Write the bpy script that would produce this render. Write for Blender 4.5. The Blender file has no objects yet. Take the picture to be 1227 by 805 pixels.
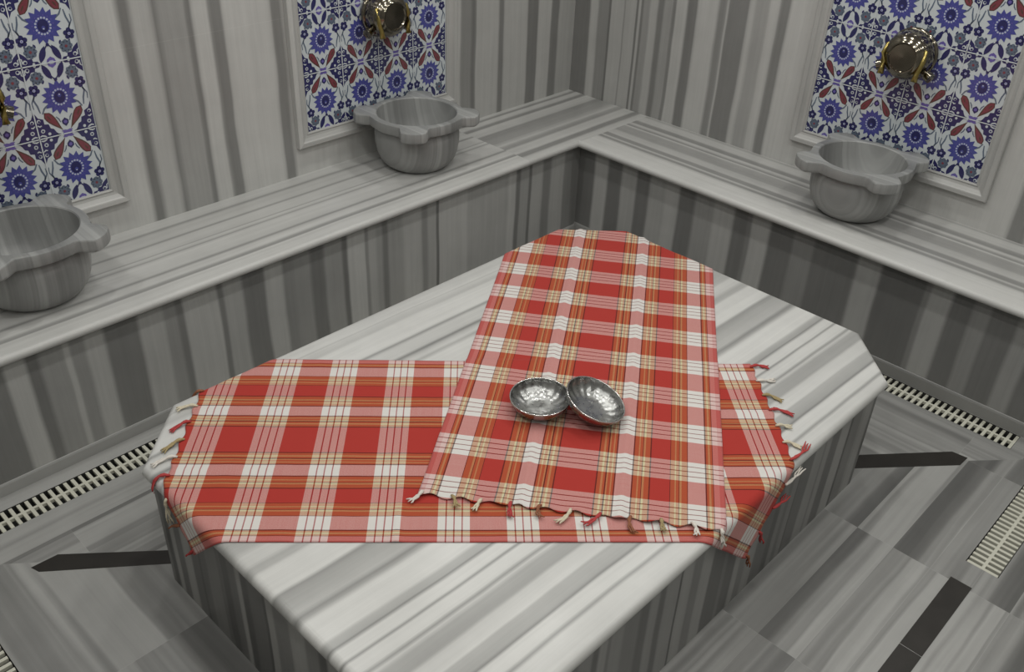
import bpy, bmesh, math, random
from mathutils import Vector, Matrix, noise
random.seed(7)
PI = math.pi
sc = bpy.context.scene
COL = sc.collection

# ------------------------------------------------------------------ helpers
def link(o, parent=None):
    COL.objects.link(o)
    if parent is not None:
        o.parent = parent
        o.matrix_parent_inverse = Matrix.Translation(-parent.location) if parent.type == 'EMPTY' or parent.location.length else Matrix()
    return o

def obj(name, bm, mats, parent=None, smooth=False, kind=None, recalc=True):
    """links a bmesh (world coordinates) as one mesh object"""
    if recalc:
        bmesh.ops.recalc_face_normals(bm, faces=bm.faces[:])
    me = bpy.data.meshes.new(name)
    bm.to_mesh(me); bm.free()
    if not isinstance(mats, (list, tuple)): mats = [mats]
    for m in mats: me.materials.append(m)
    if smooth:
        for p in me.polygons: p.use_smooth = True
    o = bpy.data.objects.new(name, me)
    link(o, parent)
    if kind: o['kind'] = kind
    return o

def thing(name, loc, label, cat, group=None):
    o = bpy.data.objects.new(name, None)
    o.location = loc; o.empty_display_size = .05
    COL.objects.link(o)
    tag(o, label, cat, group)
    return o

def tag(o, label, cat, group=None):
    o['label'] = label; o['category'] = cat
    if group: o['group'] = group
    return o

def auto_smooth(o, ang=40):
    me = o.data
    for p in me.polygons: p.use_smooth = True
    bm = bmesh.new(); bm.from_mesh(me)
    for e in bm.edges:
        if len(e.link_faces) == 2 and e.calc_face_angle(0) > math.radians(ang): e.smooth = False
    bm.to_mesh(me); bm.free()

def box(bm, a, b, mi=0):
    (x0, y0, z0), (x1, y1, z1) = a, b
    v = [bm.verts.new(p) for p in ((x0,y0,z0),(x1,y0,z0),(x1,y1,z0),(x0,y1,z0),(x0,y0,z1),(x1,y0,z1),(x1,y1,z1),(x0,y1,z1))]
    for f in ((0,3,2,1),(4,5,6,7),(0,1,5,4),(1,2,6,5),(2,3,7,6),(3,0,4,7)):
        bm.faces.new([v[i] for i in f]).material_index = mi

def loft(bm, rings, closed=True, cap0=False, cap1=False, mi=0):
    R = [[bm.verts.new(p) for p in r] for r in rings]
    n = len(R[0])
    for a, b in zip(R, R[1:]):
        for i in range(n if closed else n-1):
            j = (i+1) % n
            bm.faces.new((a[i], a[j], b[j], b[i])).material_index = mi
    if cap0: bm.faces.new(R[0][::-1]).material_index = mi
    if cap1: bm.faces.new(R[-1]).material_index = mi
    return R

def tube(bm, pts, rad, n=6, cap=True):
    pts = [Vector(p) for p in pts]
    rings = []
    up = Vector((0.13, 0.21, 1)).normalized()
    for i, p in enumerate(pts):
        t = (pts[min(i+1, len(pts)-1)] - pts[max(i-1, 0)]).normalized()
        a = t.cross(up)
        if a.length < 1e-3: a = t.cross(Vector((1, 0, 0)))
        a.normalize(); b = t.cross(a)
        r = rad[i] if isinstance(rad, (list, tuple)) else rad
        rings.append([p + (a*math.cos(2*PI*k/n) + b*math.sin(2*PI*k/n))*r for k in range(n)])
    loft(bm, rings, True, cap, cap)

def lathe(bm, prof, M, n=48, capend=True):
    """profile (r, h) revolved; M maps local (x,y,h) to world"""
    rings = []
    for r, h in prof:
        rr = max(r, 1e-4)
        rings.append([M @ Vector((rr*math.cos(2*PI*k/n), rr*math.sin(2*PI*k/n), h)) for k in range(n)])
    loft(bm, rings, True, capend, capend)

# ------------------------------------------------------------------ node helpers
class NT:
    def __init__(s, name):
        s.m = bpy.data.materials.new(name); s.m.use_nodes = True
        s.t = s.m.node_tree; s.b = s.t.nodes['Principled BSDF']
    def n(s, typ, **kw):
        nd = s.t.nodes.new(typ)
        for k, v in kw.items(): setattr(nd, k, v)
        return nd
    def set(s, sock, v):
        if hasattr(v, 'node') or isinstance(v, bpy.types.NodeSocket): s.t.links.new(v, sock)
        elif v is not None: sock.default_value = v
    def math(s, op, a, b=None, c=None, clamp=False):
        nd = s.n('ShaderNodeMath', operation=op); nd.use_clamp = clamp
        for i, v in enumerate((a, b, c)):
            if v is not None: s.set(nd.inputs[i], v)
        return nd.outputs[0]
    def mixc(s, f, a, b, blend='MIX'):
        nd = s.n('ShaderNodeMix', data_type='RGBA', blend_type=blend)
        s.set(nd.inputs[0], f)
        for i, v in ((6, a), (7, b)):
            if isinstance(v, tuple) and len(v) == 3: v = v + (1,)
            s.set(nd.inputs[i], v)
        return nd.outputs[2]
    def comb(s, x, y, z):
        nd = s.n('ShaderNodeCombineXYZ')
        for i, v in enumerate((x, y, z)): s.set(nd.inputs[i], v)
        return nd.outputs[0]
    def noise(s, vec, scale, detail=2, rough=.5):
        nd = s.n('ShaderNodeTexNoise'); s.set(nd.inputs['Vector'], vec)
        nd.inputs['Scale'].default_value = scale; nd.inputs['Detail'].default_value = detail
        nd.inputs['Roughness'].default_value = rough
        return nd.outputs[0]
    def pos(s):
        g = s.n('ShaderNodeNewGeometry'); x = s.n('ShaderNodeSeparateXYZ')
        s.t.links.new(g.outputs['Position'], x.inputs[0]); return x.outputs
    def objc(s):
        g = s.n('ShaderNodeTexCoord'); x = s.n('ShaderNodeSeparateXYZ')
        s.t.links.new(g.outputs['Object'], x.inputs[0]); return x.outputs
    def uv(s):
        g = s.n('ShaderNodeUVMap'); g.uv_map = 'UVMap'; x = s.n('ShaderNodeSeparateXYZ')
        s.t.links.new(g.outputs[0], x.inputs[0]); return x.outputs
    def ramp(s, fac, stops, interp='LINEAR'):
        nd = s.n('ShaderNodeValToRGB'); cr = nd.color_ramp; cr.interpolation = interp
        while len(cr.elements) > 1: cr.elements.remove(cr.elements[-1])
        for i, (p, c) in enumerate(stops):
            e = cr.elements[0] if i == 0 else cr.elements.new(p)
            e.position = p
            e.color = (c if isinstance(c, tuple) else (c, c, c)) + (1,)
        s.set(nd.inputs[0], fac)
        return nd.outputs[0]
    def bump(s, h, strength, dist):
        nd = s.n('ShaderNodeBump'); nd.inputs['Strength'].default_value = strength
        nd.inputs['Distance'].default_value = dist; s.set(nd.inputs['Height'], h)
        s.t.links.new(nd.outputs[0], s.b.inputs['Normal'])

def simple(name, col, rough=.5, metal=0, spec=.5, var=.0, vscale=20):
    k = NT(name)
    if var:
        g = k.n('ShaderNodeTexCoord')
        f = k.noise(g.outputs['Object'], vscale, 3)
        f = k.math('MULTIPLY_ADD', f, 2*var, 1-var)
        nd = k.n('ShaderNodeVectorMath', operation='SCALE'); nd.inputs[0].default_value = col
        k.set(nd.inputs['Scale'], f); k.set(k.b.inputs['Base Color'], nd.outputs[0])
    else:
        k.b.inputs['Base Color'].default_value = col + (1,)
    k.b.inputs['Roughness'].default_value = rough; k.b.inputs['Metallic'].default_value = metal
    k.b.inputs['Specular IOR Level'].default_value = spec
    return k.m

def bands_to_stops(L, w=.01):
    """L = [v0, b0, v1, b1, ... vn] -> soft stops"""
    st = []
    n = len(L)//2
    for i in range(n):
        b = L[2*i+1]
        gap = []
        if i > 0: gap.append(abs(b-L[2*i-1]))
        if i < n-1: gap.append(abs(L[2*i+3]-b))
        ww = min([w]+[.45*g for g in gap])
        sgn = 1 if (n < 2 or L[3] > L[1]) else -1
        st.append((b-sgn*ww/2, L[2*i])); st.append((b+sgn*ww/2, L[2*i+2]))
    return sorted(st)

def marble(name, axis, along, stops=None, rnd=None, gain=1.0, tint=(1.0, .993, .957), rough=.32, skew=0.,
           warp=.004, fine=.075, objspace=False, joints=None, seed=0., spec=.4):
    """striped marble: value is a function of one coordinate (axis); along = the direction the stripes run.
    stops: explicit (coordinate, reflectance); rnd=(lo,hi,scale): random stripes.
    joints: (axis, period, offset) list drawn as thin seams; also shifts random stripes per block"""
    k = NT(name)
    P = k.objc() if objspace else k.pos()
    s, t = P[axis], P[along]
    other = P[3-axis-along]
    if skew: s = k.math('MULTIPLY_ADD', k.math('ADD', t, 1.03), skew, s)
    # natural waver of the veins
    wv = k.noise(k.comb(k.math('MULTIPLY', s, 1.2), k.math('MULTIPLY', t, 1.0), seed), 2.2, 2)
    s2 = k.math('MULTIPLY_ADD', k.math('SUBTRACT', wv, .5), warp*6, s)
    blk = seed
    seam = None
    if joints:
        for ax, per, off, shift in joints:
            c = P[ax]
            q = k.math('DIVIDE', k.math('SUBTRACT', c, off), per)
            if shift: blk = k.math('MULTIPLY_ADD', k.math('FLOOR', q), shift, blk)
            fr = k.math('ABSOLUTE', k.math('SUBTRACT', k.math('FRACT', k.math('ADD', q, .5)), .5))
            ln = k.math('LESS_THAN', k.math('MULTIPLY', fr, per), .0011)
            seam = ln if seam is None else k.math('MAXIMUM', seam, ln)
    if stops:
        val = None
        stops = sorted(stops)
        chunks = []; i = 0
        while i < len(stops):
            chunks.append(stops[i:i+30]); i += 29
            if i >= len(stops)-1: break
        for ch in chunks:
            a, b = ch[0][0], ch[-1][0]
            f = k.math('DIVIDE', k.math('SUBTRACT', s2, a), b-a, clamp=True)
            r = k.ramp(f, [((p-a)/(b-a), v) for p, v in ch])
            if val is None: val = r
            else: val = k.mixc(k.math('GREATER_THAN', s2, a), val, r)
        bw = k.n('ShaderNodeRGBToBW'); k.set(bw.inputs[0], val); val = bw.outputs[0]
    else:
        lo, hi, scl = rnd
        n1 = k.noise(k.comb(s2, k.math('MULTIPLY', t, .02), blk), scl, 3, .62)
        mid = .5*(lo+hi)
        bw = k.n('ShaderNodeRGBToBW')
        k.set(bw.inputs[0], k.ramp(n1, [(.32, lo), (.42, lo+.3*(hi-lo)), (.47, hi*.8), (.53, mid), (.57, hi), (.64, hi*.95), (.72, mid)]))
        val = bw.outputs[0]
    f1 = k.noise(k.comb(s2, k.math('MULTIPLY', t, .03), k.math('ADD', blk, 3.1)), 48, 3, .6)
    f2 = k.noise(k.comb(s2, k.math('MULTIPLY', t, .012), 7.7), 190, 2, .6)
    cl = k.noise(k.comb(s, t, other), 5.5, 4, .6)
    m = k.math('MULTIPLY_ADD', k.math('SUBTRACT', f1, .5), fine*3.2, 1.0)
    m = k.math('MULTIPLY_ADD', k.math('SUBTRACT', f2, .5), fine*1.3, m)
    m = k.math('MULTIPLY_ADD', k.math('SUBTRACT', cl, .5), .22, m)
    val = k.math('MULTIPLY', val, m)
    val = k.math('MULTIPLY', val, gain)
    if seam is not None:
        val = k.math('MULTIPLY_ADD', seam, .035, val)
    cm = k.n('ShaderNodeVectorMath', operation='SCALE'); cm.inputs[0].default_value = tint
    k.set(cm.inputs['Scale'], val)
    k.set(k.b.inputs['Base Color'], cm.outputs[0])
    k.b.inputs['Roughness'].default_value = rough
    k.b.inputs['Specular IOR Level'].default_value = spec
    return k.m

# ------------------------------------------------------------------ measures
HB, TB, DB = .529, .035, .55          # bench height, seat thickness, seat depth
HS = .46                              # platform height
X0, X1, Y0, Y1, CH = -3.200, -1.014, -2.497, -1.016, .209
ROOM_X, ROOM_Y, ROOM_Z = -4.7, -4.9, 3.0
FX0, FX1, FY0, FY1 = -3.53, -.63, -2.87, -.812   # inner floor field

# ------------------------------------------------------------------ marble materials
wallL = [.47, -3.62, .24, -3.55, .5, -2.483, .2, -2.438, .43, -2.358, .21, -2.335, .33, -2.227, .2, -2.203, .49, -2.136, .22, -2.08, .5, -1.868,
         .23, -1.816, .5, -.836, .25, -.765, .17, -.735, .42, -.577, .2, -.541, .42, -.368, .19, -.29, .44, -.191, .2, -.13, .38, -.01]
wallL = wallL + [.38]
wallR = [.2, -.107, .46, -.158, .27, -.228, .17, -.242, .41, -.325, .3, -.335, .4, -.403, .19, -.417, .42, -.432, .2, -.447, .3, -.488, .41, -.535,
         .2, -.57, .33, -.62, .22, -.64, .45, -.704, .2, -.761, .47, -.878, .24, -.919, .45, -.933, .22, -1.039, .45, -1.07, .34, -1.142, .48,
         -1.19, .22, -1.24, .49, -2.404, .23, -2.474, .46, -2.7, .25, -2.78, .45, -3.1, .22, -3.2, .46]
faceL = [.19, -3.29, .40, -3.222, .17, -3.18, .28, -3.10, .40, -3.08, .26, -3.03, .38, -2.965, .18, -2.843, .36, -2.75, .26, -2.70, .18, -2.672,
         .38, -2.535, .19, -2.51, .33, -2.428, .17, -2.331, .38, -2.251, .22, -2.20, .26, -2.124, .17, -2.057, .29, -1.967, .16, -1.94, .42, -1.85,
         .25, -1.832, .36, -1.79, .30, -1.758, .18, -1.728, .30, -1.644, .38, -1.539, .24, -1.505, .34, -1.455, .16, -1.438, .40, -1.265,
         .34, -1.0, .40, -.95, .17, -.92, .3, -.86, .16, -.84, .34, -.76, .2, -.70, .33, -.60, .2]
faceR = [.15, -.608, .36, -.69, .16, -.78, .33, -.869, .16, -.951, .33, -1.046, .36, -1.124, .16, -1.215, .27, -1.317, .36, -1.419, .16, -1.49, .2,
         -1.514, .36, -1.606, .15, -1.721, .22, -1.818, .15, -2.019, .30, -2.123, .13, -2.307, .19, -2.331, .30, -2.415, .14, -2.498, .22, -2.56, .15, -2.659,
         .26, -2.73, .16, -2.9, .25]
topLa = [(-.6,.52), (-.50,.5), (-.487,.46), (-.472,.5), (-.466,.25), (-.453,.3), (-.44,.5), (-.405,.47), (-.392,.24), (-.378,.46), (-.30,.5), (-.285,.45),
         (-.28,.28), (-.268,.46), (-.255,.5), (-.25,.3), (-.24,.46), (-.18,.47), (-.168,.25), (-.155,.46), (-.09,.42), (-.075,.25), (-.06,.45), (0,.47)]
topLb = [(-.6,.48), (-.51,.46), (-.495,.24), (-.468,.24), (-.455,.46), (-.40,.45), (-.385,.27), (-.36,.3), (-.34,.44), (-.30,.3), (-.26,.28), (-.225,.25), (-.205,.24),
         (-.19,.42), (-.13,.46), (-.118,.23), (-.10,.25), (-.088,.45), (-.055,.46), (-.045,.23), (-.035,.25), (-.022,.46), (0,.46)]
topR = [(-.6,.54), (-.43,.52), (-.415,.46), (-.402,.25), (-.388,.28), (-.378,.46), (-.365,.25), (-.34,.26), (-.328,.44), (-.285,.4), (-.27,.3), (-.20,.32), (-.185,.48), (-.178,.25),
        (-.165,.3), (-.15,.46), (-.14,.46), (-.128,.24), (-.10,.27), (-.085,.45), (-.03,.46), (-.015,.3), (0,.44)]
slabS = [(-1.0,.62), (-1.06,.62), (-1.112,.68), (-1.117,.56), (-1.123,.66), (-1.15,.58), (-1.165,.7), (-1.25,.72), (-1.262,.4), (-1.275,.66), (-1.325,.62), (-1.338,.32),
         (-1.352,.58), (-1.37,.68), (-1.384,.5), (-1.40,.7), (-1.5,.66), (-1.515,.45), (-1.53,.68), (-1.62,.66), (-1.64,.5), (-1.68,.52), (-1.70,.5), (-1.745,.55),
         (-1.76,.66), (-1.795,.65), (-1.81,.5), (-1.828,.53), (-1.84,.7), (-1.918,.7), (-1.93,.4), (-1.95,.48), (-2.005,.56), (-2.02,.36), (-2.03,.46), (-2.045,.72),
         (-2.115,.72), (-2.125,.52), (-2.143,.48), (-2.148,.32), (-2.158,.7), (-2.188,.7), (-2.195,.38), (-2.203,.7), (-2.236,.7), (-2.246,.4), (-2.255,.66),
         (-2.267,.48), (-2.305,.46), (-2.315,.66), (-2.355,.7), (-2.362,.53), (-2.40,.48), (-2.408,.34), (-2.416,.7), (-2.45,.7), (-2.46,.4), (-2.47,.68), (-2.53,.66)]
M = {}
M['wallL'] = marble('marble wall left', 0, 2, bands_to_stops(wallL, .014), joints=[(2, 1.9, 1.21, 0)])
M['wallR'] = marble('marble wall right', 1, 2, bands_to_stops(wallR, .014), seed=2., joints=[(2, 1.9, 1.30, 0)])
M['wallB'] = marble('marble wall plain x', 0, 2, rnd=(.22, .5, 5), seed=5.)
M['wallC'] = marble('marble wall plain y', 1, 2, rnd=(.22, .5, 5), seed=6.)
M['faceL'] = marble('marble riser left', 0, 2, bands_to_stops(faceL, .016), gain=1.2)
M['faceR'] = marble('marble riser right', 1, 2, bands_to_stops(faceR, .016), gain=1.2, seed=3.)
M['topLa'] = marble('marble seat left', 1, 0, topLa, warp=.002, gain=1.0)
M['topLb'] = marble('marble seat corner', 1, 0, topLb, warp=.002, gain=1.0)
M['topR'] = marble('marble seat right', 0, 1, topR, warp=.002, seed=4.)
slabS = [(p, .60*(v/.7)**1.28) for p, v in slabS]
M['slab'] = marble('marble platform top', 1, 0, slabS, skew=.026, warp=.0025, fine=.08, rough=.30)
def rand_bands(a, b, seed, vals, w0, w1):
    rg = random.Random(seed); L = [vals[0]]; x = a; last = vals[0]
    while x < b:
        v = rg.choice([q for q in vals if q != last]); L += [x, v]; last = v
        x += rg.uniform(w0, w1)*(.5 if v == min(vals) else 1)
    return L
M['slabsideX'] = marble('marble platform side x', 0, 2, bands_to_stops(rand_bands(-3.3, -.9, 4, [.09, .14, .2, .28, .33], .015, .075), .012), seed=8.)
M['slabsideY'] = marble('marble platform side y', 1, 2, bands_to_stops(rand_bands(-2.6, -.9, 9, [.09, .14, .2, .28, .33], .015, .075), .012), seed=9.)
M['floorX'] = marble('marble floor across', 1, 0, rnd=(.125, .375, 6.0), joints=[(0, .632, -2.052, 1.7), (1, .1267, -2.73, 2.3)], seed=11., rough=.35)
M['floorY'] = marble('marble floor along', 0, 1, rnd=(.11, .385, 4.6), joints=[(1, .632, -1.425, 1.7)], seed=12., rough=.35)
M['floorbX'] = marble('marble border across', 1, 0, rnd=(.2, .38, 9), seed=13.)
M['floorbY'] = marble('marble border along', 0, 1, rnd=(.2, .38, 9), seed=14.)
M['pale'] = marble('pale marble moulding', 2, 0, rnd=(.38, .5, 3), seed=15., fine=.06)
M['paleV'] = marble('pale marble upright moulding', 0, 2, rnd=(.36, .5, 3), seed=16., fine=.06)
M['black'] = simple('black marble', (.028, .025, .022), .35, var=.35, vscale=14)
M['dark'] = simple('drain channel', (.03, .03, .028), .7)
M['plastic'] = simple('cream plastic', (.60, .59, .50), .45, var=.05)
M['ceil'] = simple('ceiling paint', (.6, .6, .58), .8, var=.03)
M['basin'] = marble('grey basin marble', 0, 2, rnd=(.16, .33, 9), seed=21., objspace=True, fine=.16, rough=.38, tint=(.99, 1.0, .975))

# ------------------------------------------------------------------ SETTING
def rect(bm, x0, x1, y0, y1, mi, z=0.):
    bm.faces.new([bm.verts.new(p) for p in ((x0,y0,z),(x1,y0,z),(x1,y1,z),(x0,y1,z))]).material_index = mi
def poly(bm, pts, mi=0, z=0.):
    bm.faces.new([bm.verts.new((x, y, z)) for x, y in pts]).material_index = mi

# gutters: (x0,x1,y0,y1)
GL = (ROOM_X, -.60, -.681, -.580)     # along the left bench
GR = (-.600, -.494, -2.815, -.58)     # along the right bench
GC = (-3.752, -3.652, -4.2, -.83)     # on the near left
GB = (-1.300, -.75, -3.030, -2.925)   # on the near right
bm = bmesh.new()
mats = [M['floorX'], M['floorY'], M['floorbX'], M['floorbY'], M['dark']]
sx0, sx1, sy0, sy1 = X0+.3, X1-.3, Y0+.3, Y1-.3
# mitred field (runs on beneath the platform)
cA, cB, cC, cD = (FX0,FY1), (FX1,FY1), (FX1,FY0), (FX0,FY0)
iA, iB, iC, iD = (-3.0,-1.25), (-1.2,-1.25), (-1.25,-2.32), (-3.0,-2.3)
poly(bm, [cD, cC, iC, iD], 0); poly(bm, [cC, cB, iB, iC], 1); poly(bm, [cB, cA, iA, iB], 0); poly(bm, [cA, cD, iD, iA], 1)
poly(bm, [iA, iD, iC, iB], 0)
# borders and outer floor
rect(bm, ROOM_X, GR[0], FY1, GL[2], 2)                     # left border row
rect(bm, ROOM_X, -.494, GL[3], -.50, 2); rect(bm, GR[0], -.494, GL[2], GL[3], 2)
rect(bm, FX1, GR[0], GR[2], FY1, 3)                       # right border row
rect(bm, GR[0], GR[1], FY1+.0, GL[2], 3) if False else None
rect(bm, GR[1], -.47, -3.6, -.50, 3)
rect(bm, FX1, GR[1], FY0, GR[2], 3)
rect(bm, GC[1], FX0, GC[2], FY1, 3)
rect(bm, ROOM_X, GC[0], GC[2], FY1, 3)
rect(bm, GC[0], GC[1], GC[3], FY1, 3)
rect(bm, FX0, GR[1], GB[3], FY0, 0)
rect(bm, FX0, GB[0], GB[2], GB[3], 0); rect(bm, GB[1], GR[1], GB[2], GB[3], 0)
rect(bm, FX0, GR[1], -3.6, GB[2], 0)
rect(bm, FX0, 0, ROOM_Y, -3.6, 0); rect(bm, ROOM_X, FX0, ROOM_Y, GC[2], 0); rect(bm, FX0-.0, FX0, GC[2], GC[2]+.0, 0) if False else None
for g in (GL, GR, GC, GB):                                # channels
    x0, x1, y0, y1 = g
    rect(bm, x0, x1, y0, y1, 4, -.05)
    for a, b in (((x0,y0),(x1,y0)), ((x1,y0),(x1,y1)), ((x1,y1),(x0,y1)), ((x0,y1),(x0,y0))):
        bm.faces.new([bm.verts.new((a[0],a[1],-.05)), bm.verts.new((b[0],b[1],-.05)), bm.verts.new((b[0],b[1],0)), bm.verts.new((a[0],a[1],0))]).material_index = 4
floor = obj('floor', bm, mats, kind='structure', recalc=False)

bm = bmesh.new(); box(bm, (ROOM_X, 0, -.06), (.12, .12, ROOM_Z)); obj('wall_left', bm, M['wallL'], kind='structure')
bm = bmesh.new(); box(bm, (0, ROOM_Y, -.06), (.12, 0, ROOM_Z)); obj('wall_right', bm, M['wallR'], kind='structure')
bm = bmesh.new(); box(bm, (ROOM_X-.12, ROOM_Y, -.06), (ROOM_X, .12, ROOM_Z)); obj('wall_near', bm, M['wallC'], kind='structure')
bm = bmesh.new(); box(bm, (ROOM_X-.12, ROOM_Y-.12, -.06), (.12, ROOM_Y, ROOM_Z)); obj('wall_back', bm, M['wallB'], kind='structure')
bm = bmesh.new(); box(bm, (ROOM_X-.12, ROOM_Y-.12, ROOM_Z), (.12, .12, ROOM_Z+.1)); obj('ceiling', bm, M['ceil'], kind='structure')

# plinth mouldings below the benches
def prism(bm, prof, P0, d, n, L, mi=0):
    """profile (out, z) swept from P0 along d for L; n = outward direction"""
    P0, d, n = Vector(P0), Vector(d), Vector(n)
    rings = [[P0 + d*t + n*o + Vector((0,0,z)) for o, z in prof] for t in (0, L)]
    loft(bm, rings, True, True, True, mi)
pl = [(0, 0), (.006, 0), (.006, .040), (.003, .046), (0, .048)]
bm = bmesh.new(); prism(bm, pl, (ROOM_X, -.509, 0), (1,0,0), (0,-1,0), -ROOM_X-.48); obj('baseboard_left', bm, M['floorbX'], kind='structure')
bm = bmesh.new(); prism(bm, [(o, z*1.22) for o, z in pl], (-.485, -4.9, 0), (0,1,0), (-1,0,0), 4.4); obj('baseboard_right', bm, M['floorbY'], kind='structure')

# black inlaid strips of the floor
def strip(name, pts):
    b = bmesh.new()
    lo = [b.verts.new((x, y, -.01)) for x, y in pts]; hi = [b.verts.new((x, y, .0012)) for x, y in pts]
    n = len(pts)
    b.faces.new(hi); b.faces.new(lo[::-1])
    for i in range(n): b.faces.new((lo[i], lo[(i+1)%n], hi[(i+1)%n], hi[i]))
    return obj(name, b, M['black'], kind='structure')
strip('trim_1', [(-3.473,-.887), (-3.391,-.890), (-3.04,-1.192), (-3.07,-1.236), (-3.463,-.920)])
strip('trim_2', [(-.776,-2.721), (-.783,-2.665), (-1.20,-2.312), (-1.25,-2.362), (-.838,-2.718)])
strip('trim_3', [(-1.405,-2.919), (-1.405,-2.987), (-1.776,-2.987), (-1.776,-2.919)])
strip('trim_4', [(-1.779,-2.919), (-1.779,-2.987), (-2.9,-2.987), (-2.9,-2.919)])

# ------------------------------------------------------------------ BENCHES
def nose_prof(depth, h, t, n=8):
    r = t/2
    p = [(0, h-t)]
    for i in range(n+1):
        a = -PI/2 + PI*i/n
        p.append((depth-r+r*math.cos(a), h-r+r*math.sin(a)))
    p.append((0, h))
    return p
bl = thing('stone_bench', (-2.35, -.27, 0), 'long grey striped marble bench built along the left wall, carrying two basins', 'bench')
bm = bmesh.new()
prism(bm, nose_prof(DB, HB, TB), (ROOM_X, 0, 0), (1,0,0), (0,-1,0), -.905-ROOM_X, 0)
prism(bm, nose_prof(DB, HB, TB), (-.905, 0, 0), (1,0,0), (0,-1,0), .905-DB+.017, 1)
prism(bm, [(0,HB-TB), (DB,HB-TB), (DB,HB), (0,HB)], (-DB+.017, 0, 0), (1,0,0), (0,-1,0), DB-.018, 1)
o = obj('seat_top', bm, [M['topLa'], M['topLb']], bl); auto_smooth(o, 50)
bm = bmesh.new(); box(bm, (ROOM_X+.01, -.509, 0), (-.486, -.03, HB-TB)); obj('front_panel', bm, M['faceL'], bl)
br = thing('stone_bench', (-.27, -2.7, 0), 'grey striped marble bench built along the right wall, carrying one basin', 'bench')
bm = bmesh.new()
prism(bm, nose_prof(DB, HB-.0002, TB), (0, ROOM_Y, 0), (0,1,0), (-1,0,0), -DB+.017-ROOM_Y)
# mitred end of the nose where it runs into the left bench
o = obj('seat_top', bm, M['topR'], br); auto_smooth(o, 50)
bm = bmesh.new(); box(bm, (-.485, ROOM_Y+.01, 0), (-.03, -.40, HB-TB)); obj('front_panel', bm, M['faceR'], br)

# ------------------------------------------------------------------ PLATFORM
def octagon(d=0.):
    k = d*(2-math.sqrt(2))
    a, b, c, e, ch = X0+d, X1-d, Y0+d, Y1-d, CH
    ch = CH - k if d else CH
    ch = max(ch, .02)
    return [(a+ch,c), (b-ch,c), (b,c+ch), (b,e-ch), (b-ch,e), (a+ch,e), (a,e-ch), (a,c+ch)]
RN = .021
pf = thing('marble_platform', (-2.116, -1.766, 0), 'big eight-sided striped marble platform in the middle of the floor, under the towels', 'platform')
bm = bmesh.new()
rings = []
for i in range(11):
    a = -PI/2 + PI*i/10
    rings.append([(x, y, HS-RN+RN*math.sin(a)) for x, y in octagon(RN*(1-math.cos(a)))])
rings = [[(x, y, HS-2*RN) for x, y in octagon(.12)]] + rings
loft(bm, rings, True, True, True)
o = obj('top_slab', bm, M['slab'], pf); auto_smooth(o, 30)
bm = bmesh.new()
oc = octagon(.019)
lo = [bm.verts.new((x, y, 0)) for x, y in oc]; hi = [bm.verts.new((x, y, HS-2*RN)) for x, y in oc]
for i in range(8):
    j = (i+1) % 8
    dx, dy = abs(oc[i][0]-oc[j][0]), abs(oc[i][1]-oc[j][1])
    bm.faces.new((lo[i], lo[j], hi[j], hi[i])).material_index = 0 if dx >= dy else 1
o = obj('base', bm, [M['slabsideX'], M['slabsideY']], pf)

# ------------------------------------------------------------------ TILE PANELS
TILE = [simple('tile white glaze', (.56, .60, .62), .15, spec=.5), simple('tile navy', (.030, .030, .11), .15), simple('tile blue', (.070, .075, .28), .15, var=.2, vscale=90),
        simple('tile red', (.20, .050, .065), .15, var=.2, vscale=90), simple('tile grey green', (.12, .15, .205), .15), simple('tile pale blue', (.45, .48, .62), .15),
        simple('tile brown outline', (.10, .055, .045), .15), simple('grout', (.60, .63, .65), .7), simple('tile violet', (.14, .11, .36), .15)]
W_, N_, B_, R_, G_, P_, K_, T_, V_ = range(9)
TW, TH = .2, .251
def circ(cx, cy, r, n=12, ry=None, a0=0): return [(cx+r*math.cos(a0+2*PI*i/n), cy+(ry or r)*math.sin(a0+2*PI*i/n)) for i in range(n)]
def star(cx, cy, r0, r1, n, a0=0.):
    return [(cx+(r0 if i % 2 else r1)*math.cos(a0+PI*i/n), cy+(r0 if i % 2 else r1)*math.sin(a0+PI*i/n)) for i in range(2*n)]
def drop(p, q, w, n=7, fat=.68):
    """teardrop from thin point p to fat end q"""
    (px, py), (qx, qy) = p, q
    L = math.hypot(qx-px, qy-py); ux, uy = (qx-px)/L, (qy-py)/L
    prof = []
    for i in range(n+1):
        t = i/n
        if t < fat: ww = w*math.sin(t/fat*PI/2)**1.3
        else: ww = w*math.sqrt(max(0, 1-((t-fat)/(1-fat))**2))
        prof.append((t*L, ww))
    pts = [(px+ux*s-uy*ww, py+uy*s+ux*ww) for s, ww in prof]
    pts += [(px+ux*s+uy*ww, py+uy*s-ux*ww) for s, ww in prof[-2:0:-1]]
    return pts
def leaf(p, q, w, n=6):
    (px, py), (qx, qy) = p, q
    L = math.hypot(qx-px, qy-py); ux, uy = (qx-px)/L, (qy-py)/L
    a = [(i/n*L, w*math.sin(PI*i/n)**.8) for i in range(n+1)]
    return [(px+ux*s-uy*k, py+uy*s+ux*k) for s, k in a] + [(px+ux*s+uy*k, py+uy*s-ux*k) for s, k in a[-2:0:-1]]
def stroke(pts, w):
    L, Rr = [], []
    for i, p in enumerate(pts):
        a, b = pts[max(i-1,0)], pts[min(i+1,len(pts)-1)]
        d = math.hypot(b[0]-a[0], b[1]-a[1]) or 1; nx, ny = -(b[1]-a[1])/d, (b[0]-a[0])/d
        k = w*(.4+.6*math.sin(PI*(i+.5)/len(pts)))
        L.append((p[0]+nx*k, p[1]+ny*k)); Rr.append((p[0]-nx*k, p[1]-ny*k))
    return L + Rr[::-1]
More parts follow.
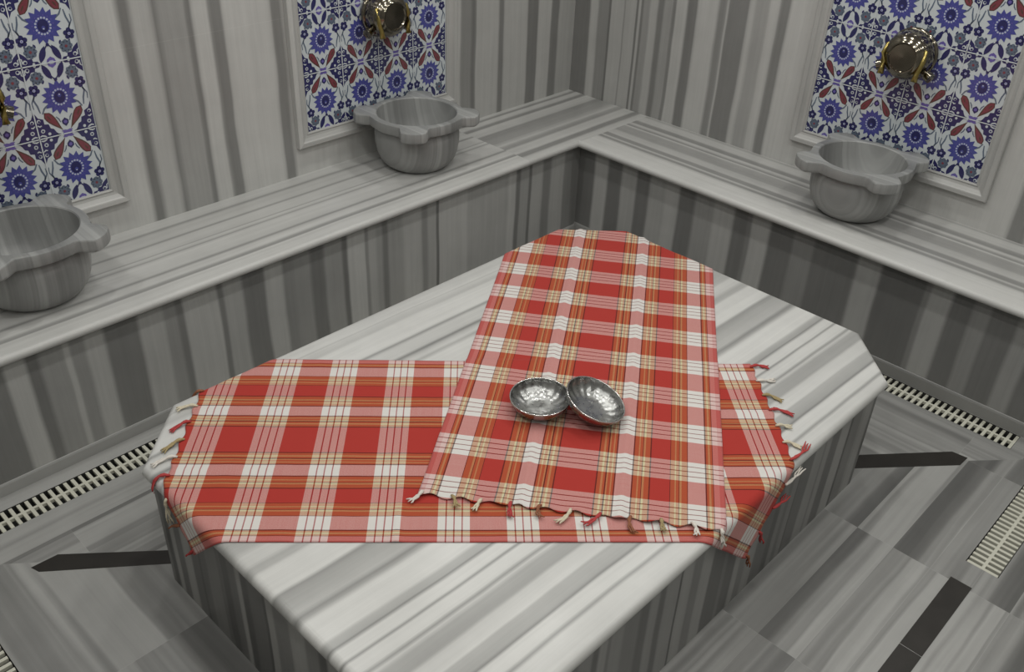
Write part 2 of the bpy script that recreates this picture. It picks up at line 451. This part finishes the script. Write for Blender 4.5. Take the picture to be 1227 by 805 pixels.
def motif():
    """one tile, centred, half the red cross at its top edge"""
    S = []
    hw, hh = TW/2, TH/2
    def both(mat, lay, pts):
        S.append((mat, lay, pts)); S.append((mat, lay, [(-x, y) for x, y in pts]))
    def U(u, v): return ((u-.5)*TW, (.5-v)*TH)
    # scroll corners at the top
    both(N_, 1, [U(0,0), U(.36,0), U(.31,.05), U(.28,.1), U(.23,.115), U(.21,.18), U(.14,.19), U(.14,.26), U(.06,.29), U(0,.38)])
    both(W_, 2, circ(*U(.055,.245), .0065, 10)); both(N_, 3, circ(*U(.06,.24), .0042, 8))
    both(W_, 2, circ(*U(.09,.10), .0075, 8)); both(N_, 3, star(*U(.09,.10), .0025, .0058, 5))
    both(W_, 2, circ(*U(.19,.045), .0055, 8)); both(W_, 2, stroke([U(.02,.03), U(.06,.04), U(.1,.03), U(.13,.015)], .0028))
    both(W_, 2, stroke([U(.02,.19), U(.06,.17), U(.09,.18)], .0024))
    both(G_, 1, leaf(U(.30,.015), U(.40,.0), .003))
    # cartouche of the cross
    S.append((V_, 2, [U(.41,0), U(.59,0), U(.57,.022), U(.60,.048), U(.54,.055), U(.5,.045), U(.46,.055), U(.40,.048), U(.43,.022)]))
    S.append((P_, 3, [U(.43,.0), U(.57,.0), U(.57,.007), U(.43,.007)]))
    # red petals
    both(K_, 1, drop(U(.435,.05), U(.175,.345), .0150, fat=.72)); both(R_, 2, drop(U(.385,.105), U(.190,.332), .0112, fat=.70)); both(K_, 3, leaf(U(.27,.225), U(.21,.30), .0030))
    # bud
    S.append((N_, 2, [U(.5,.10), U(.555,.145), U(.56,.185), U(.5,.225), U(.44,.185), U(.445,.145)])); S.append((V_, 3, circ(*U(.5,.165), .0065, 8)))
    both(G_, 1, stroke([U(.42,.17), U(.40,.22), U(.36,.26)], .0025))
    # sunflower
    cx, cy = U(.5, .52)
    S.append((B_, 2, star(cx, cy, .0455, .0615, 15, .1)))
    for i in range(16):
        a = 2*PI*i/16
        S.append((P_, 3, circ(cx+.0245*math.cos(a), cy+.027*math.sin(a), .0040, 6)))
    S.append((N_, 3, circ(cx, cy, .0185, 14, .022))); S.append((B_, 4, circ(cx, cy-.006, .0065, 8, .007))); S.append((P_, 5, circ(cx, cy-.009, .003, 6)))
    for i in range(15):
        a = .1+2*PI*i/15
        S.append((V_, 3, circ(cx+.035*math.cos(a), cy+.035*math.sin(a), .0022, 5)))
    # stalks
    both(G_, 1, stroke([U(.15,.33), U(.20,.40), U(.27,.44), U(.31,.42)], .0032)); both(G_, 1, stroke([U(.12,.35), U(.10,.45), U(.06,.54), U(.09,.60)], .0032))
    both(G_, 1, stroke([U(.10,.62), U(.02,.5), U(.03,.42)], .0022))
    # five-petalled navy flowers
    fx, fy = U(.105, .67)
    for i in range(5):
        a = PI/2+2*PI*i/5
        both(N_, 2, circ(fx+.0118*math.cos(a), fy+.0118*math.sin(a), .0086, 8))
    both(P_, 3, circ(fx, fy, .0052, 8)); both(V_, 4, circ(fx, fy, .0026, 6))
    # grey rosettes
    gx, gy = U(.20, .825)
    for i in range(8):
        a = 2*PI*i/8
        both(G_, 2, circ(gx+.0150*math.cos(a), gy+.0150*math.sin(a), .0080, 7))
    both(G_, 3, circ(gx, gy, .0140, 10)); both(R_, 4, circ(gx, gy, .0050, 8))
    both(N_, 1, leaf(U(.11,.74), U(.16,.79), .0035)); both(N_, 1, leaf(U(.30,.79), U(.27,.73), .004))
    # navy leaves at the foot
    both(N_, 2, leaf(U(.440,.775), U(.325,.99), .0108)); both(N_, 1, stroke([U(.5,.76), U(.455,.80), U(.43,.84)], .0024))
    S.append((N_, 3, circ(*U(.5,.765), .006, 8)))
    S.append((V_, 2, [U(.42,1), U(.44,.955), U(.5,.925), U(.56,.955), U(.58,1)])); S.append((P_, 3, [U(.45,1), U(.47,.975), U(.53,.975), U(.55,1)]))
    # scroll corners at the foot
    both(N_, 1, [U(0,1), U(.32,1), U(.28,.96), U(.21,.955), U(.20,.915), U(.13,.91), U(.09,.86), U(0,.80)])
    both(W_, 2, circ(*U(.075,.945), .0075, 10)); both(N_, 3, circ(*U(.08,.95), .0045, 8)); both(W_, 2, circ(*U(.21,.985), .0045, 8))
    both(W_, 2, stroke([U(.0,.88), U(.03,.90), U(.03,.96)], .002))
    return S
MOT = motif()
def tile_panel(pt, d_in, L, label, ncols=4, nrows=6):
    """pt(a, z, out): point on the wall; a runs over 0..L to the viewer's right"""
    base = pt(L/2, .713, 0)
    root = thing('tile_panel', base, label, 'tile panel', 'painted tile panels on the walls')
    b = bmesh.new()
    zt = .713+nrows*TH
    def face(pts, mi, out):
        f = b.faces.new([b.verts.new(pt(a, z, out)) for a, z in pts]); f.material_index = mi
    face([(0,.713), (L,.713), (L,zt), (0,zt)], W_, .004)
    off = (L-ncols*TW)/2
    for r in range(nrows):
        s = 1 if r % 2 == 0 else -1
        for c in range(ncols):
            ca, cz = off+(c+.5)*TW, .713+(r+.5)*TH
            for mat, lay, pts in MOT:
                face([(ca+x, cz+s*y) for x, y in pts], mat, .004+.0004*lay)
    for r in range(1, nrows): face([(0,.713+r*TH-.002), (L,.713+r*TH-.002), (L,.713+r*TH+.002), (0,.713+r*TH+.002)], T_, .0066)
    for c in range(1, ncols): face([(off+c*TW-.002,.713), (off+c*TW+.002,.713), (off+c*TW+.002,zt), (off+c*TW-.002,zt)], T_, .0066)
    obj('tile_field', b, TILE, root, recalc=False)
    # moulded frame: outline rings walked from the tile edge outwards
    b = bmesh.new()
    prof = [(-.004, .001), (-.004, .010), (.002, .013), (.007, .010), (.018, .013), (.030, .021), (.034, .026), (.038, .027), (.052, .027), (.056, .024), (.057, .001)]
    rings = []
    for w, out in prof:
        rings.append([pt(-w, .713-w, out), pt(L+w, .713-w, out), pt(L+w, zt+w, out), pt(-w, zt+w, out)])
    loft(b, rings, True)
    for f in b.faces:
        zs = [v.co.z for v in f.verts]
        f.material_index = 0 if max(zs)-min(zs) < .3 else 1
    o = obj('frame', b, [M['pale'], M['paleV']], root)
    return root
tile_panel(lambda a, z, o: Vector((-1.7495+a, -o, z)), None, .816, 'blue and red floral tile panel behind the basin at the middle of the left wall')
tile_panel(lambda a, z, o: Vector((-3.449+a, -o, z)), None, .816, 'blue and red floral tile panel at the far left, cut off by the photo edge')
tile_panel(lambda a, z, o: Vector((-o, -1.4329-a, z)), None, .800, 'blue and red floral tile panel on the right wall')

# ------------------------------------------------------------------ BASINS
def basin(loc, label, rz=0.):
    b = bmesh.new()
    n = 128
    H = .246
    def ear(th):
        k = 0.
        for q in range(4):
            d = abs((th - (PI/4+q*PI/2) + PI) % (2*PI) - PI)
            w0, w1 = .17, .33
            if d < w0: e = 1-.10*(d/w0)**2
            elif d < w1: e = .90*(.5+.5*math.cos(PI*(d-w0)/(w1-w0)))
            else: e = 0
            if w1 <= d < .42: e = .10*math.sin(PI*(d-w1)/.09)*.6
            k = max(k, e)
        return k
    E_ = .070
    prof = [(.0001,0,0), (.116,0,0), (.132,.005,0), (.152,.020,0), (.170,.044,0), (.182,.075,0), (.189,.112,0), (.1905,.150,0), (.189,.172,0), (.184,.184,0), (.184,.196,.25),
            (.203,.199,1), (.2095,.204,1), (.2105,.210,1), (.2105,.238,1), (.2085,.244,1), (.204,H,1), (.182,H,0), (.178,.242,0), (.176,.225,0), (.172,.185,0), (.162,.13,0),
            (.138,.085,0), (.09,.062,0), (.0001,.056,0)]
    rings = []
    for r, h, e in prof:
        rings.append([(( r+E_*e*ear(2*PI*i/n))*math.cos(2*PI*i/n), (r+E_*e*ear(2*PI*i/n))*math.sin(2*PI*i/n), h) for i in range(n)])
    loft(b, rings, True)
    bmesh.ops.remove_doubles(b, verts=b.verts[:], dist=.0005)
    o = obj('wash_basin', b, M['basin'])
    auto_smooth(o, 38)
    o.location = loc; o.rotation_euler.z = rz
    return tag(o, label, 'basin', 'marble wash basins on the benches')
basin((-1.320, -.233, HB+.0005), 'grey marble basin with four lugs below the middle tile panel, beside the room corner', .02)
basin((-.250, -1.832, HB+.0005), 'grey marble basin with four lugs standing on the right bench', .06)
basin((-3.045, -.238, HB+.0005), 'grey marble basin at the far left of the left bench, cut by the photo edge', -.03)

# ------------------------------------------------------------------ FAUCETS
bronze = simple('aged bronze', (.24, .215, .17), .14, 1., var=.25, vscale=25)
brass = simple('yellow brass', (.42, .33, .11), .28, 1., var=.2, vscale=30)
def faucet(pt, out, right, label):
    """pt = centre on the wall; out = wall normal into the room; right = viewer's right"""
    pt, out, right = Vector(pt), Vector(out), Vector(right)
    up = Vector((0,0,1))
    Mx = Matrix.Identity(4)
    for i, c in enumerate((right, up, out)): Mx[0][i], Mx[1][i], Mx[2][i] = c
    Mx.translation = pt
    root = thing('wall_faucet', pt, label, 'faucet', 'bronze faucets on the tile panels')
    b = bmesh.new()
    lathe(b, [(.0005,.006), (.088,.006), (.100,.010), (.104,.018), (.104,.026), (.098,.031), (.092,.032)], Mx, 56)
    obj('rosette', b, bronze, root, True)
    b = bmesh.new()
    lathe(b, [(.096,.030), (.099,.042), (.098,.060), (.093,.085), (.084,.104), (.070,.114), (.064,.117), (.061,.121), (.056,.121), (.053,.116), (.0005,.114)], Mx, 56)
    o = obj('body', b, bronze, root); auto_smooth(o, 45)
    for s in (-1, 1):
        b = bmesh.new()
        c = [(.060*s,.045,.080), (.078*s,.035,.096), (.084*s,.0,.106), (.078*s,-.030,.110), (.072*s,-.055,.114), (.072*s,-.080,.119)]
        tube(b, [Mx @ Vector(p) for p in c], [.008,.010,.010,.009,.010,.0135], 12)
        obj('spout', b, brass, root, True)
        b = bmesh.new()
        c = [(.060*s,-.045,.055), (.085*s,-.055,.060), (.094*s,-.058,.062), (.095*s,-.0583,.0622), (.116*s,-.066,.068), (.117*s,-.0663,.0682)]
        tube(b, [Mx @ Vector(p) for p in c], [.014,.014,.014,.021,.021,.012], 14)
        o = obj('valve_handle', b, bronze, root); auto_smooth(o, 40)
    return root
faucet((-1.335, -.004, 1.165), (0,-1,0), (1,0,0), 'bronze faucet on the middle tile panel, cut by the top of the photo')
faucet((-.004, -1.833, 1.165), (-1,0,0), (0,-1,0), 'round bronze faucet with two brass spouts on the right tile panel')
faucet((-3.04, -.004, 1.165), (0,-1,0), (1,0,0), 'faucet of the far left tile panel, only a brass tip showing at the photo edge')

# ------------------------------------------------------------------ DRAIN GRATES
def grate(x0, x1, y0, y1, along, label):
    root_loc = ((x0+x1)/2, (y0+y1)/2, -.014)
    b = bmesh.new()
    zt, zb = -.0015, -.014
    if along == 'x': A0, A1, B0, B1 = x0, x1, y0, y1
    else: A0, A1, B0, B1 = y0, y1, x0, x1
    def bx(a0, a1, c0, c1):
        if along == 'x': box(b, (a0,c0,zb), (a1,c1,zt))
        else: box(b, (c0,a0,zb), (c1,a1,zt))
    m = (B0+B1)/2; w = B1-B0
    bx(A0, A1, m-.005, m+.005)
    n = round((A1-A0)/.0262); p = (A1-A0-.011)/n
    for i in range(n+1):
        a = A0+i*p
        bx(a, a+.0115, B0+.003, m-.005); bx(a, a+.0115, m+.005, B1-.003)
    o = obj('drain_grate', b, M['plastic'])
    tag(o, label, 'drain grate', 'cream drain grates in the floor')
    return o
grate(-4.05, -1.4, GL[2], GL[3], 'x', 'cream plastic drain grate along the foot of the left bench')
grate(GR[0], GR[1], -2.813, -1.3, 'y', 'cream plastic drain grate along the foot of the right bench')
grate(GC[0], GC[1], -2.6, -.85, 'y', 'cream drain grate just showing in the bottom left corner of the photo')
grate(GB[0]+.002, GB[1]-.002, GB[2], GB[3], 'x', 'cream drain grate in the floor at the lower right, beyond the black strip')

# ------------------------------------------------------------------ TOWELS
OCT = [Vector(p) for p in octagon(RN)]
def drape(px, py, lift):
    """a flat point carried over the rounded platform edge"""
    p = Vector((px, py))
    inside = True; best = None
    for i in range(8):
        a, b = OCT[i], OCT[(i+1) % 8]
        e = b-a
        if e.x*(p.y-a.y)-e.y*(p.x-a.x) < 0: inside = False
        t = max(0, min(1, (p-a).dot(e)/e.length_squared)); q = a+e*t
        d = (p-q).length
        if best is None or d < best[0]: best = (d, q)
    if inside: return Vector((px, py, HS+lift))
    d, q = best; n = (p-q).normalized() if d > 1e-9 else Vector((0,0))
    ra = RN+lift
    ang = d/ra
    if ang < PI/2: return Vector((q.x+n.x*ra*math.sin(ang), q.y+n.y*ra*math.sin(ang), HS-RN+ra*math.cos(ang)))
    dd = d-ra*PI/2
    return Vector((q.x+n.x*(ra+.03*dd), q.y+n.y*(ra+.03*dd), HS-RN-dd))

RED, WHT, ORG, YEL, DRK, LRD = (.655,.225,.20), (.83,.815,.795), (.66,.39,.22), (.73,.68,.42), (.16,.11,.09), (.50,.11,.13)
def plaid(name, off, period, wwhite, line):
    k = NT(name)
    U = k.uv()
    # threads along the cloth: mirror-symmetric about its middle
    segs = []
    def grp(a, b):
        w = b-a
        segs.extend([(a, DRK), (a+.06*w, ORG), (a+.26*w, YEL), (a+.34*w, ORG), (a+.46*w, DRK), (a+.52*w, YEL), (a+.60*w, ORG), (a+.76*w, YEL), (a+.83*w, ORG), (a+.95*w, DRK)])
    segs.append((0, RED)); grp(.056, .110); segs.append((.110, WHT)); 
    g2 = (.156, .208)
    segs.extend([(g2[0], DRK), (g2[0]+.003, ORG), (g2[0]+.014, YEL), (g2[0]+.019, ORG), (g2[0]+.026, DRK), (g2[0]+.029, YEL), (g2[0]+.034, ORG), (g2[0]+.049, DRK), (.208, RED)])
    s1 = list(segs)
    s2 = []
    s2.extend([(0, RED), (.262, DRK), (.265, ORG), (.276, YEL), (.281, ORG), (.288, DRK), (.291, YEL), (.296, ORG), (.311, DRK), (.314, WHT), (.363, DRK), (.366, ORG), (.372, YEL), (.377, ORG), (.383, DRK), (.386, (.80,.60,.58)), (.402, (.74,.46,.45))])
    av = k.math('ABSOLUTE', U[1])
    sc_ = 2.
    w1 = k.ramp(k.math('MULTIPLY', av, sc_), [(p*sc_, c) for p, c in s1], 'CONSTANT')
    w2 = k.ramp(k.math('MULTIPLY', av, sc_), [(p*sc_, c) for p, c in s2], 'CONSTANT')
    warp = k.mixc(k.math('GREATER_THAN', av, .25), w1, w2)
    f = k.math('FRACT', k.math('DIVIDE', k.math('SUBTRACT', U[0], off), period))
    lw = .0036
    st = []
    def fr(x): return min(.999, max(0, x/period))
    st.append((0, WHT))
    nl = 3 if line != DRK else 4
    for i in range(1, 4):
        c = wwhite*i/4
        st.append((fr(c-lw/2), line)); st.append((fr(c+lw/2), WHT))
    st.append((fr(wwhite-.001), RED)); 
    weft = k.ramp(f, st, 'CONSTANT')
    # woven grain
    gr = k.noise(k.comb(k.math('MULTIPLY', U[0], 1.), k.math('MULTIPLY', U[1], 1.), 0), 420, 2)
    sl = k.noise(k.comb(k.math('MULTIPLY', U[0], 500), k.math('MULTIPLY', U[1], 10), 0), 1., 2)
    mixf = k.math('MULTIPLY_ADD', k.math('SUBTRACT', gr, .5), .45, .5)
    mixf = k.math('MULTIPLY_ADD', k.math('SUBTRACT', sl, .5), .12, mixf)
    c = k.mixc(mixf, warp, weft)
    g = k.n('ShaderNodeGamma'); k.set(g.inputs[0], c); g.inputs[1].default_value = 2.2
    k.set(k.b.inputs['Base Color'], g.outputs[0])
    k.b.inputs['Roughness'].default_value = .85; k.b.inputs['Specular IOR Level'].default_value = .15
    k.b.inputs['Sheen Weight'].default_value = .08
    wa = k.math('SINE', k.math('MULTIPLY', U[0], 2600)); wb = k.math('SINE', k.math('MULTIPLY', U[1], 2600))
    k.bump(k.math('ADD', wa, wb), .12, .0008)
    return k.m
clothA = plaid('striped cotton lower', -.835, .183, .086, LRD)
clothB = plaid('striped cotton upper', -.006, .1795, .087, (.36,.12,.12))
yarn = {'red': simple('red yarn', (.42,.05,.05), .9, var=.2, vscale=200), 'cream': simple('cream yarn', (.62,.56,.42), .9, var=.2, vscale=200),
        'white': simple('white yarn', (.68,.64,.58), .9, var=.15, vscale=200), 'brown': simple('brown yarn', (.26,.10,.05), .9, var=.3, vscale=200), 'olive': simple('olive yarn', (.36,.28,.14), .9, var=.3, vscale=200)}

LO = Vector((-2.2, -1.8)); E1 = Vector((.723, -.69)).normalized(); E2 = Vector((-E1.y, E1.x)); LVC = -.1505
UO = Vector((-2.459, -2.1725)); EU = Vector((.817, .577)).normalized(); EV = Vector((.577, -.817)).normalized()
def sstep(x, a, b):
    t = max(0, min(1, (x-a)/(b-a))); return t*t*(3-2*t)
LU0, LU1, LHW = -1.042, .748, .407
def low_pt(u, v):
    vv = v+LVC
    p = LO+E1*u+E2*vv
    l = .0022 + .0012*noise.noise(Vector((u*7, v*7, 1.3))) + .0008*noise.noise(Vector((u*21, v*16, 4.)))
    l += .0025*math.exp(-((u+.392)/.012)**2)*sstep(-v, .0, .3)
    for c in (-.135, .136): l += .0022*math.exp(-((v-c)/.012)**2)
    l += .006*sstep(-u, 1.0, 1.042)*max(0, noise.noise(Vector((v*16, 2.2, 0))))+.006*sstep(u, .71, .748)*max(0, noise.noise(Vector((v*16, 7.2, 0))))
    return drape(p.x, p.y, max(.0012, l))
def up_pt(u, v):
    wv = v*(1-.012*sstep(u, 0, 1.4))
    p = UO+EU*(u+.030*v*sstep(-u, -.6, 0.))+EV*wv
    q = p-LO; lu, lv = q.dot(E1), q.dot(E2)-LVC
    d = max(abs(lv)-LHW, lu-LU1, LU0-lu)
    l = .0022 + .0050*(1-sstep(d, -.004, .022))
    l += .0014*noise.noise(Vector((u*6, v*7, 9.)))+.0008*noise.noise(Vector((u*18, v*22, 3.)))
    for c in (-.136, .134): l += .0055*math.exp(-((v-c)/.012)**2)*(1 if c > 0 else 1-.8*math.exp(-((u-.42)/.09)**2))
    l += .010*sstep(.03-u, 0, .03)*max(0, noise.noise(Vector((v*14, .4, 5.))))
    if u < .06: l += .004*sstep(.06-u, 0, .06)*(1+math.sin(v*60))*.5
    return drape(p.x, p.y, max(.0014, l))
def towel(name, fn, u0, u1, hw, mat, nu, nv, label, scal0, scal1):
    b = bmesh.new()
    uvl = b.loops.layers.uv.new('UVMap')
    g = []; UV = {}
    for i in range(nu+1):
        row = []
        for j in range(nv+1):
            v = -hw+2*hw*j/nv; t = i/nu
            a0 = u0+scal0*(.5-.5*math.cos(2*PI*(v+hw)/.078))*1.0
            a1 = u1-scal1*(.5-.5*math.cos(2*PI*(v+hw)/.078))*1.0
            u = a0+(a1-a0)*t
            w = bm_v = b.verts.new(fn(u, v)); UV[w] = (u, v); row.append(w)
        g.append(row)
    for i in range(nu):
        for j in range(nv):
            f = b.faces.new((g[i][j], g[i+1][j], g[i+1][j+1], g[i][j+1])); f.smooth = True
            for l in f.loops: l[uvl].uv = UV[l.vert]
    bmesh.ops.recalc_face_normals(b, faces=b.faces[:])
    if sum(f.normal.z for f in b.faces) < 0: bmesh.ops.reverse_faces(b, faces=b.faces[:])
    o = obj(name, b, mat, None, True, recalc=False)
    s = o.modifiers.new('thickness', 'SOLIDIFY'); s.thickness = .0011; s.offset = 1
    return o
lowt = towel('plaid_towel', low_pt, LU0, LU1, LHW, clothA, 260, 120, '', .008, .008)
tag(lowt, 'red and white plaid cotton towel spread crosswise underneath, hanging over both sides of the platform', 'towel', 'plaid towels on the platform')
upt = towel('plaid_towel', up_pt, -.012, 1.74, .417, clothB, 260, 120, '', .012, .004)
tag(upt, 'red and white plaid cotton towel lying on top, with the two metal bowls on it', 'towel', 'plaid towels on the platform')
def tassel(parent, fn, u, v, du, dv, L, mat, z0=.004, sink=False):
    """a knotted twist of yarn leaving the end of the cloth"""
    b = bmesh.new()
    pts, rad = [], []
    n = 9
    cu = random.uniform(-.8, .8)
    for i in range(n+1):
        t = i/n
        q = fn(u+du*L*t, v+dv*L*t+cu*L*t*t)
        out = Vector((0, 0, .0025 + .004*math.sin(PI*min(1, t*1.6))))
        if q.z < HS-.02:
            e = Vector((q.x+2.116, q.y+1.766, 0)).normalized(); out = e*.004
        pts.append(q+out)
        r = .0042*(1-.25*t)
        if .18 < t < .40: r *= 1.5
        if t > .92: r *= .6
        rad.append(r)
    d0 = (pts[-1]-pts[0]); side = Vector((-d0.y, d0.x, 0)).normalized()
    for s in (0, 1, 2):
        off = []
        for i, p in enumerate(pts):
            a = i*1.5+s*2*PI/3
            sp = max(0, i/n-.42)*.016*(s-1)*random.uniform(.6, 1.2)
            off.append(p+side*sp+Vector((math.cos(a)*.0016, math.sin(a)*.0016, abs(math.sin(a))*.0016)))
        tube(b, off, [q*.78 for q in rad], 6)
    obj('tassel', b, mat, parent, True)
cyc = ['red', 'brown', 'cream', 'red', 'white', 'olive', 'red', 'cream', 'brown', 'red', 'white', 'red']
for i in range(11):
    v = -LHW+.012+.0785*i*.995
    c = cyc[i]
    tassel(lowt, low_pt, LU0+.012, v, -1, random.uniform(-.6,.35), random.uniform(.04,.065), yarn[c])
    tassel(lowt, low_pt, LU1-.012, v, 1, random.uniform(-.2,.6), random.uniform(.045,.085), yarn[cyc[(i*5+1) % 12]])
cy2 = ['white', 'olive', 'cream', 'red', 'brown', 'cream', 'red', 'brown', 'olive', 'white', 'white']
for i in range(11):
    v = -.405+.081*i
    tassel(upt, up_pt, .002, v, -1, random.uniform(-.15 if i == 0 else -.8,.8), random.uniform(.04,.065), yarn[cy2[i]])

# ------------------------------------------------------------------ BOWLS
k = NT('hammered tinned metal')
tc = k.n('ShaderNodeTexCoord')
no = k.noise(tc.outputs['Object'], 45, 3)
ox = k.objc()
ang = k.math('ARCTAN2', ox[1], ox[0])
rad = k.math('SQRT', k.math('ADD', k.math('MULTIPLY', ox[0], ox[0]), k.math('MULTIPLY', ox[1], ox[1])))
ring = k.math('SMOOTH_MAX', k.math('MULTIPLY', k.math('SUBTRACT', rad, .045), 28., clamp=True), 0., .05)
flute = k.math('MULTIPLY', k.math('SINE', k.math('MULTIPLY_ADD', no, 3., k.math('MULTIPLY', ang, 17))), ring)
k.b.inputs['Metallic'].default_value = 1.
k.set(k.b.inputs['Base Color'], k.mixc(no, (.24,.24,.235), (.50,.50,.485)))
k.set(k.b.inputs['Roughness'], k.math('MULTIPLY_ADD', no, .25, .16))
k.bump(k.math('MULTIPLY_ADD', no, 1.2, flute), .36, .0022)
metal = k.m
rimm = simple('polished rim metal', (.62, .61, .59), .2, 1.)
def bowl(c, nrm, r, depth, label):
    nrm = Vector(nrm).normalized()
    rot = Vector((0,0,1)).rotation_difference(nrm).to_matrix().to_4x4()
    Mx = Matrix.Translation(Vector(c)) @ rot
    root = thing('metal_bowl', (0,0,0), label, 'bowl', 'hammered metal bowls on the top towel')
    root.matrix_world = Mx @ Matrix.Translation((0,0,-depth))
    I = Matrix.Identity(4)
    b = bmesh.new()
    outer, inner = [], []
    n = 14
    for i in range(n+1):
        t = i/n
        a = t*PI/2
        rr = .34*r + (r-.34*r)*math.sin(a)**.9 if t > 0 else .34*r
        h = depth*(1-math.cos(a))
        outer.append((rr, h)); 
    inner = [(max(q-.0022, .0002), h+.0022) for q, h in outer[::-1]]
    inner[0] = (r-.0022, depth)
    lathe(b, [(.0005, 0.0)] + outer + inner + [(.0005, .0022+.002)], I, 64, True)
    me = bpy.data.meshes.new('shell'); bmesh.ops.recalc_face_normals(b, faces=b.faces[:]); b.to_mesh(me); b.free(); me.materials.append(metal)
    for p in me.polygons: p.use_smooth = True
    o = bpy.data.objects.new('shell', me); COL.objects.link(o); o.parent = root
    b = bmesh.new()
    m = 64
    rings = []
    for j in range(8):
        a = 2*PI*j/8
        rings.append([((r-.001+.0022*math.cos(a))*math.cos(2*PI*i/m), (r-.001+.0022*math.cos(a))*math.sin(2*PI*i/m), depth+.0018*math.sin(a)) for i in range(m)])
    rings.append(rings[0])
    loft(b, rings, True); bmesh.ops.remove_doubles(b, verts=b.verts[:], dist=1e-5); bmesh.ops.recalc_face_normals(b, faces=b.faces[:])
    me = bpy.data.meshes.new('rim'); b.to_mesh(me); b.free(); me.materials.append(rimm)
    for p in me.polygons: p.use_smooth = True
    o = bpy.data.objects.new('rim', me); COL.objects.link(o); o.parent = root
    return root
bowl((-2.197, -1.815, .5205), (-.022, -.01, 1), .0935, .046, 'shallow hammered metal bowl lying level, at the left of the pair')
th, ph = .366, -1.007
bowl((-2.097, -1.952, .5345), (math.sin(th)*math.cos(ph), math.sin(th)*math.sin(ph), math.cos(th)), .097, .045, 'hammered metal bowl tilted against the rim of the other, at the right of the pair')

# ------------------------------------------------------------------ LIGHT
def lamp(x, y, power, size):
    L = bpy.data.lights.new('ceiling_downlight', 'AREA'); L.shape = 'DISK'; L.size = size; L.energy = power; L.color = (1.0, 1.0, .965)
    o = bpy.data.objects.new('ceiling_downlight', L); o.location = (x, y, ROOM_Z-.02); COL.objects.link(o)
for x in (-3.7, -2.65, -1.6, -.65):
    for y in (-3.9, -2.7, -1.65, -.65):
        lamp(x, y, 5.7, .16)
w = bpy.data.worlds.new('World'); sc.world = w; w.use_nodes = True
w.node_tree.nodes['Background'].inputs[0].default_value = (.05, .05, .05, 1)

# ------------------------------------------------------------------ CAMERA
f_px, ya, pi_, ro = 1114.35, .7481625, .5836886, .0447007
fw = Vector((math.cos(ya)*math.cos(pi_), math.sin(ya)*math.cos(pi_), -math.sin(pi_)))
rt = Vector((math.sin(ya), -math.cos(ya), 0)); up = rt.cross(fw)
r2 = rt*math.cos(ro)+up*math.sin(ro); u2 = -rt*math.sin(ro)+up*math.cos(ro)
cam = bpy.data.cameras.new('camera'); cam.sensor_width = 36; cam.sensor_fit = 'HORIZONTAL'; cam.lens = 36*f_px/1227; cam.clip_start = .02
co = bpy.data.objects.new('camera', cam); COL.objects.link(co)
mw = Matrix.Identity(4)
for i, c in enumerate((r2, u2, -fw)): mw[0][i], mw[1][i], mw[2][i] = c
mw.translation = (-3.926947, -3.291629, 2.237495)
co.matrix_world = mw
sc.camera = co
sc.view_settings.view_transform = 'Standard'; sc.view_settings.look = 'None'; sc.view_settings.gamma = 1; sc.view_settings.use_curve_mapping = False
sc.view_settings.exposure = 0.0
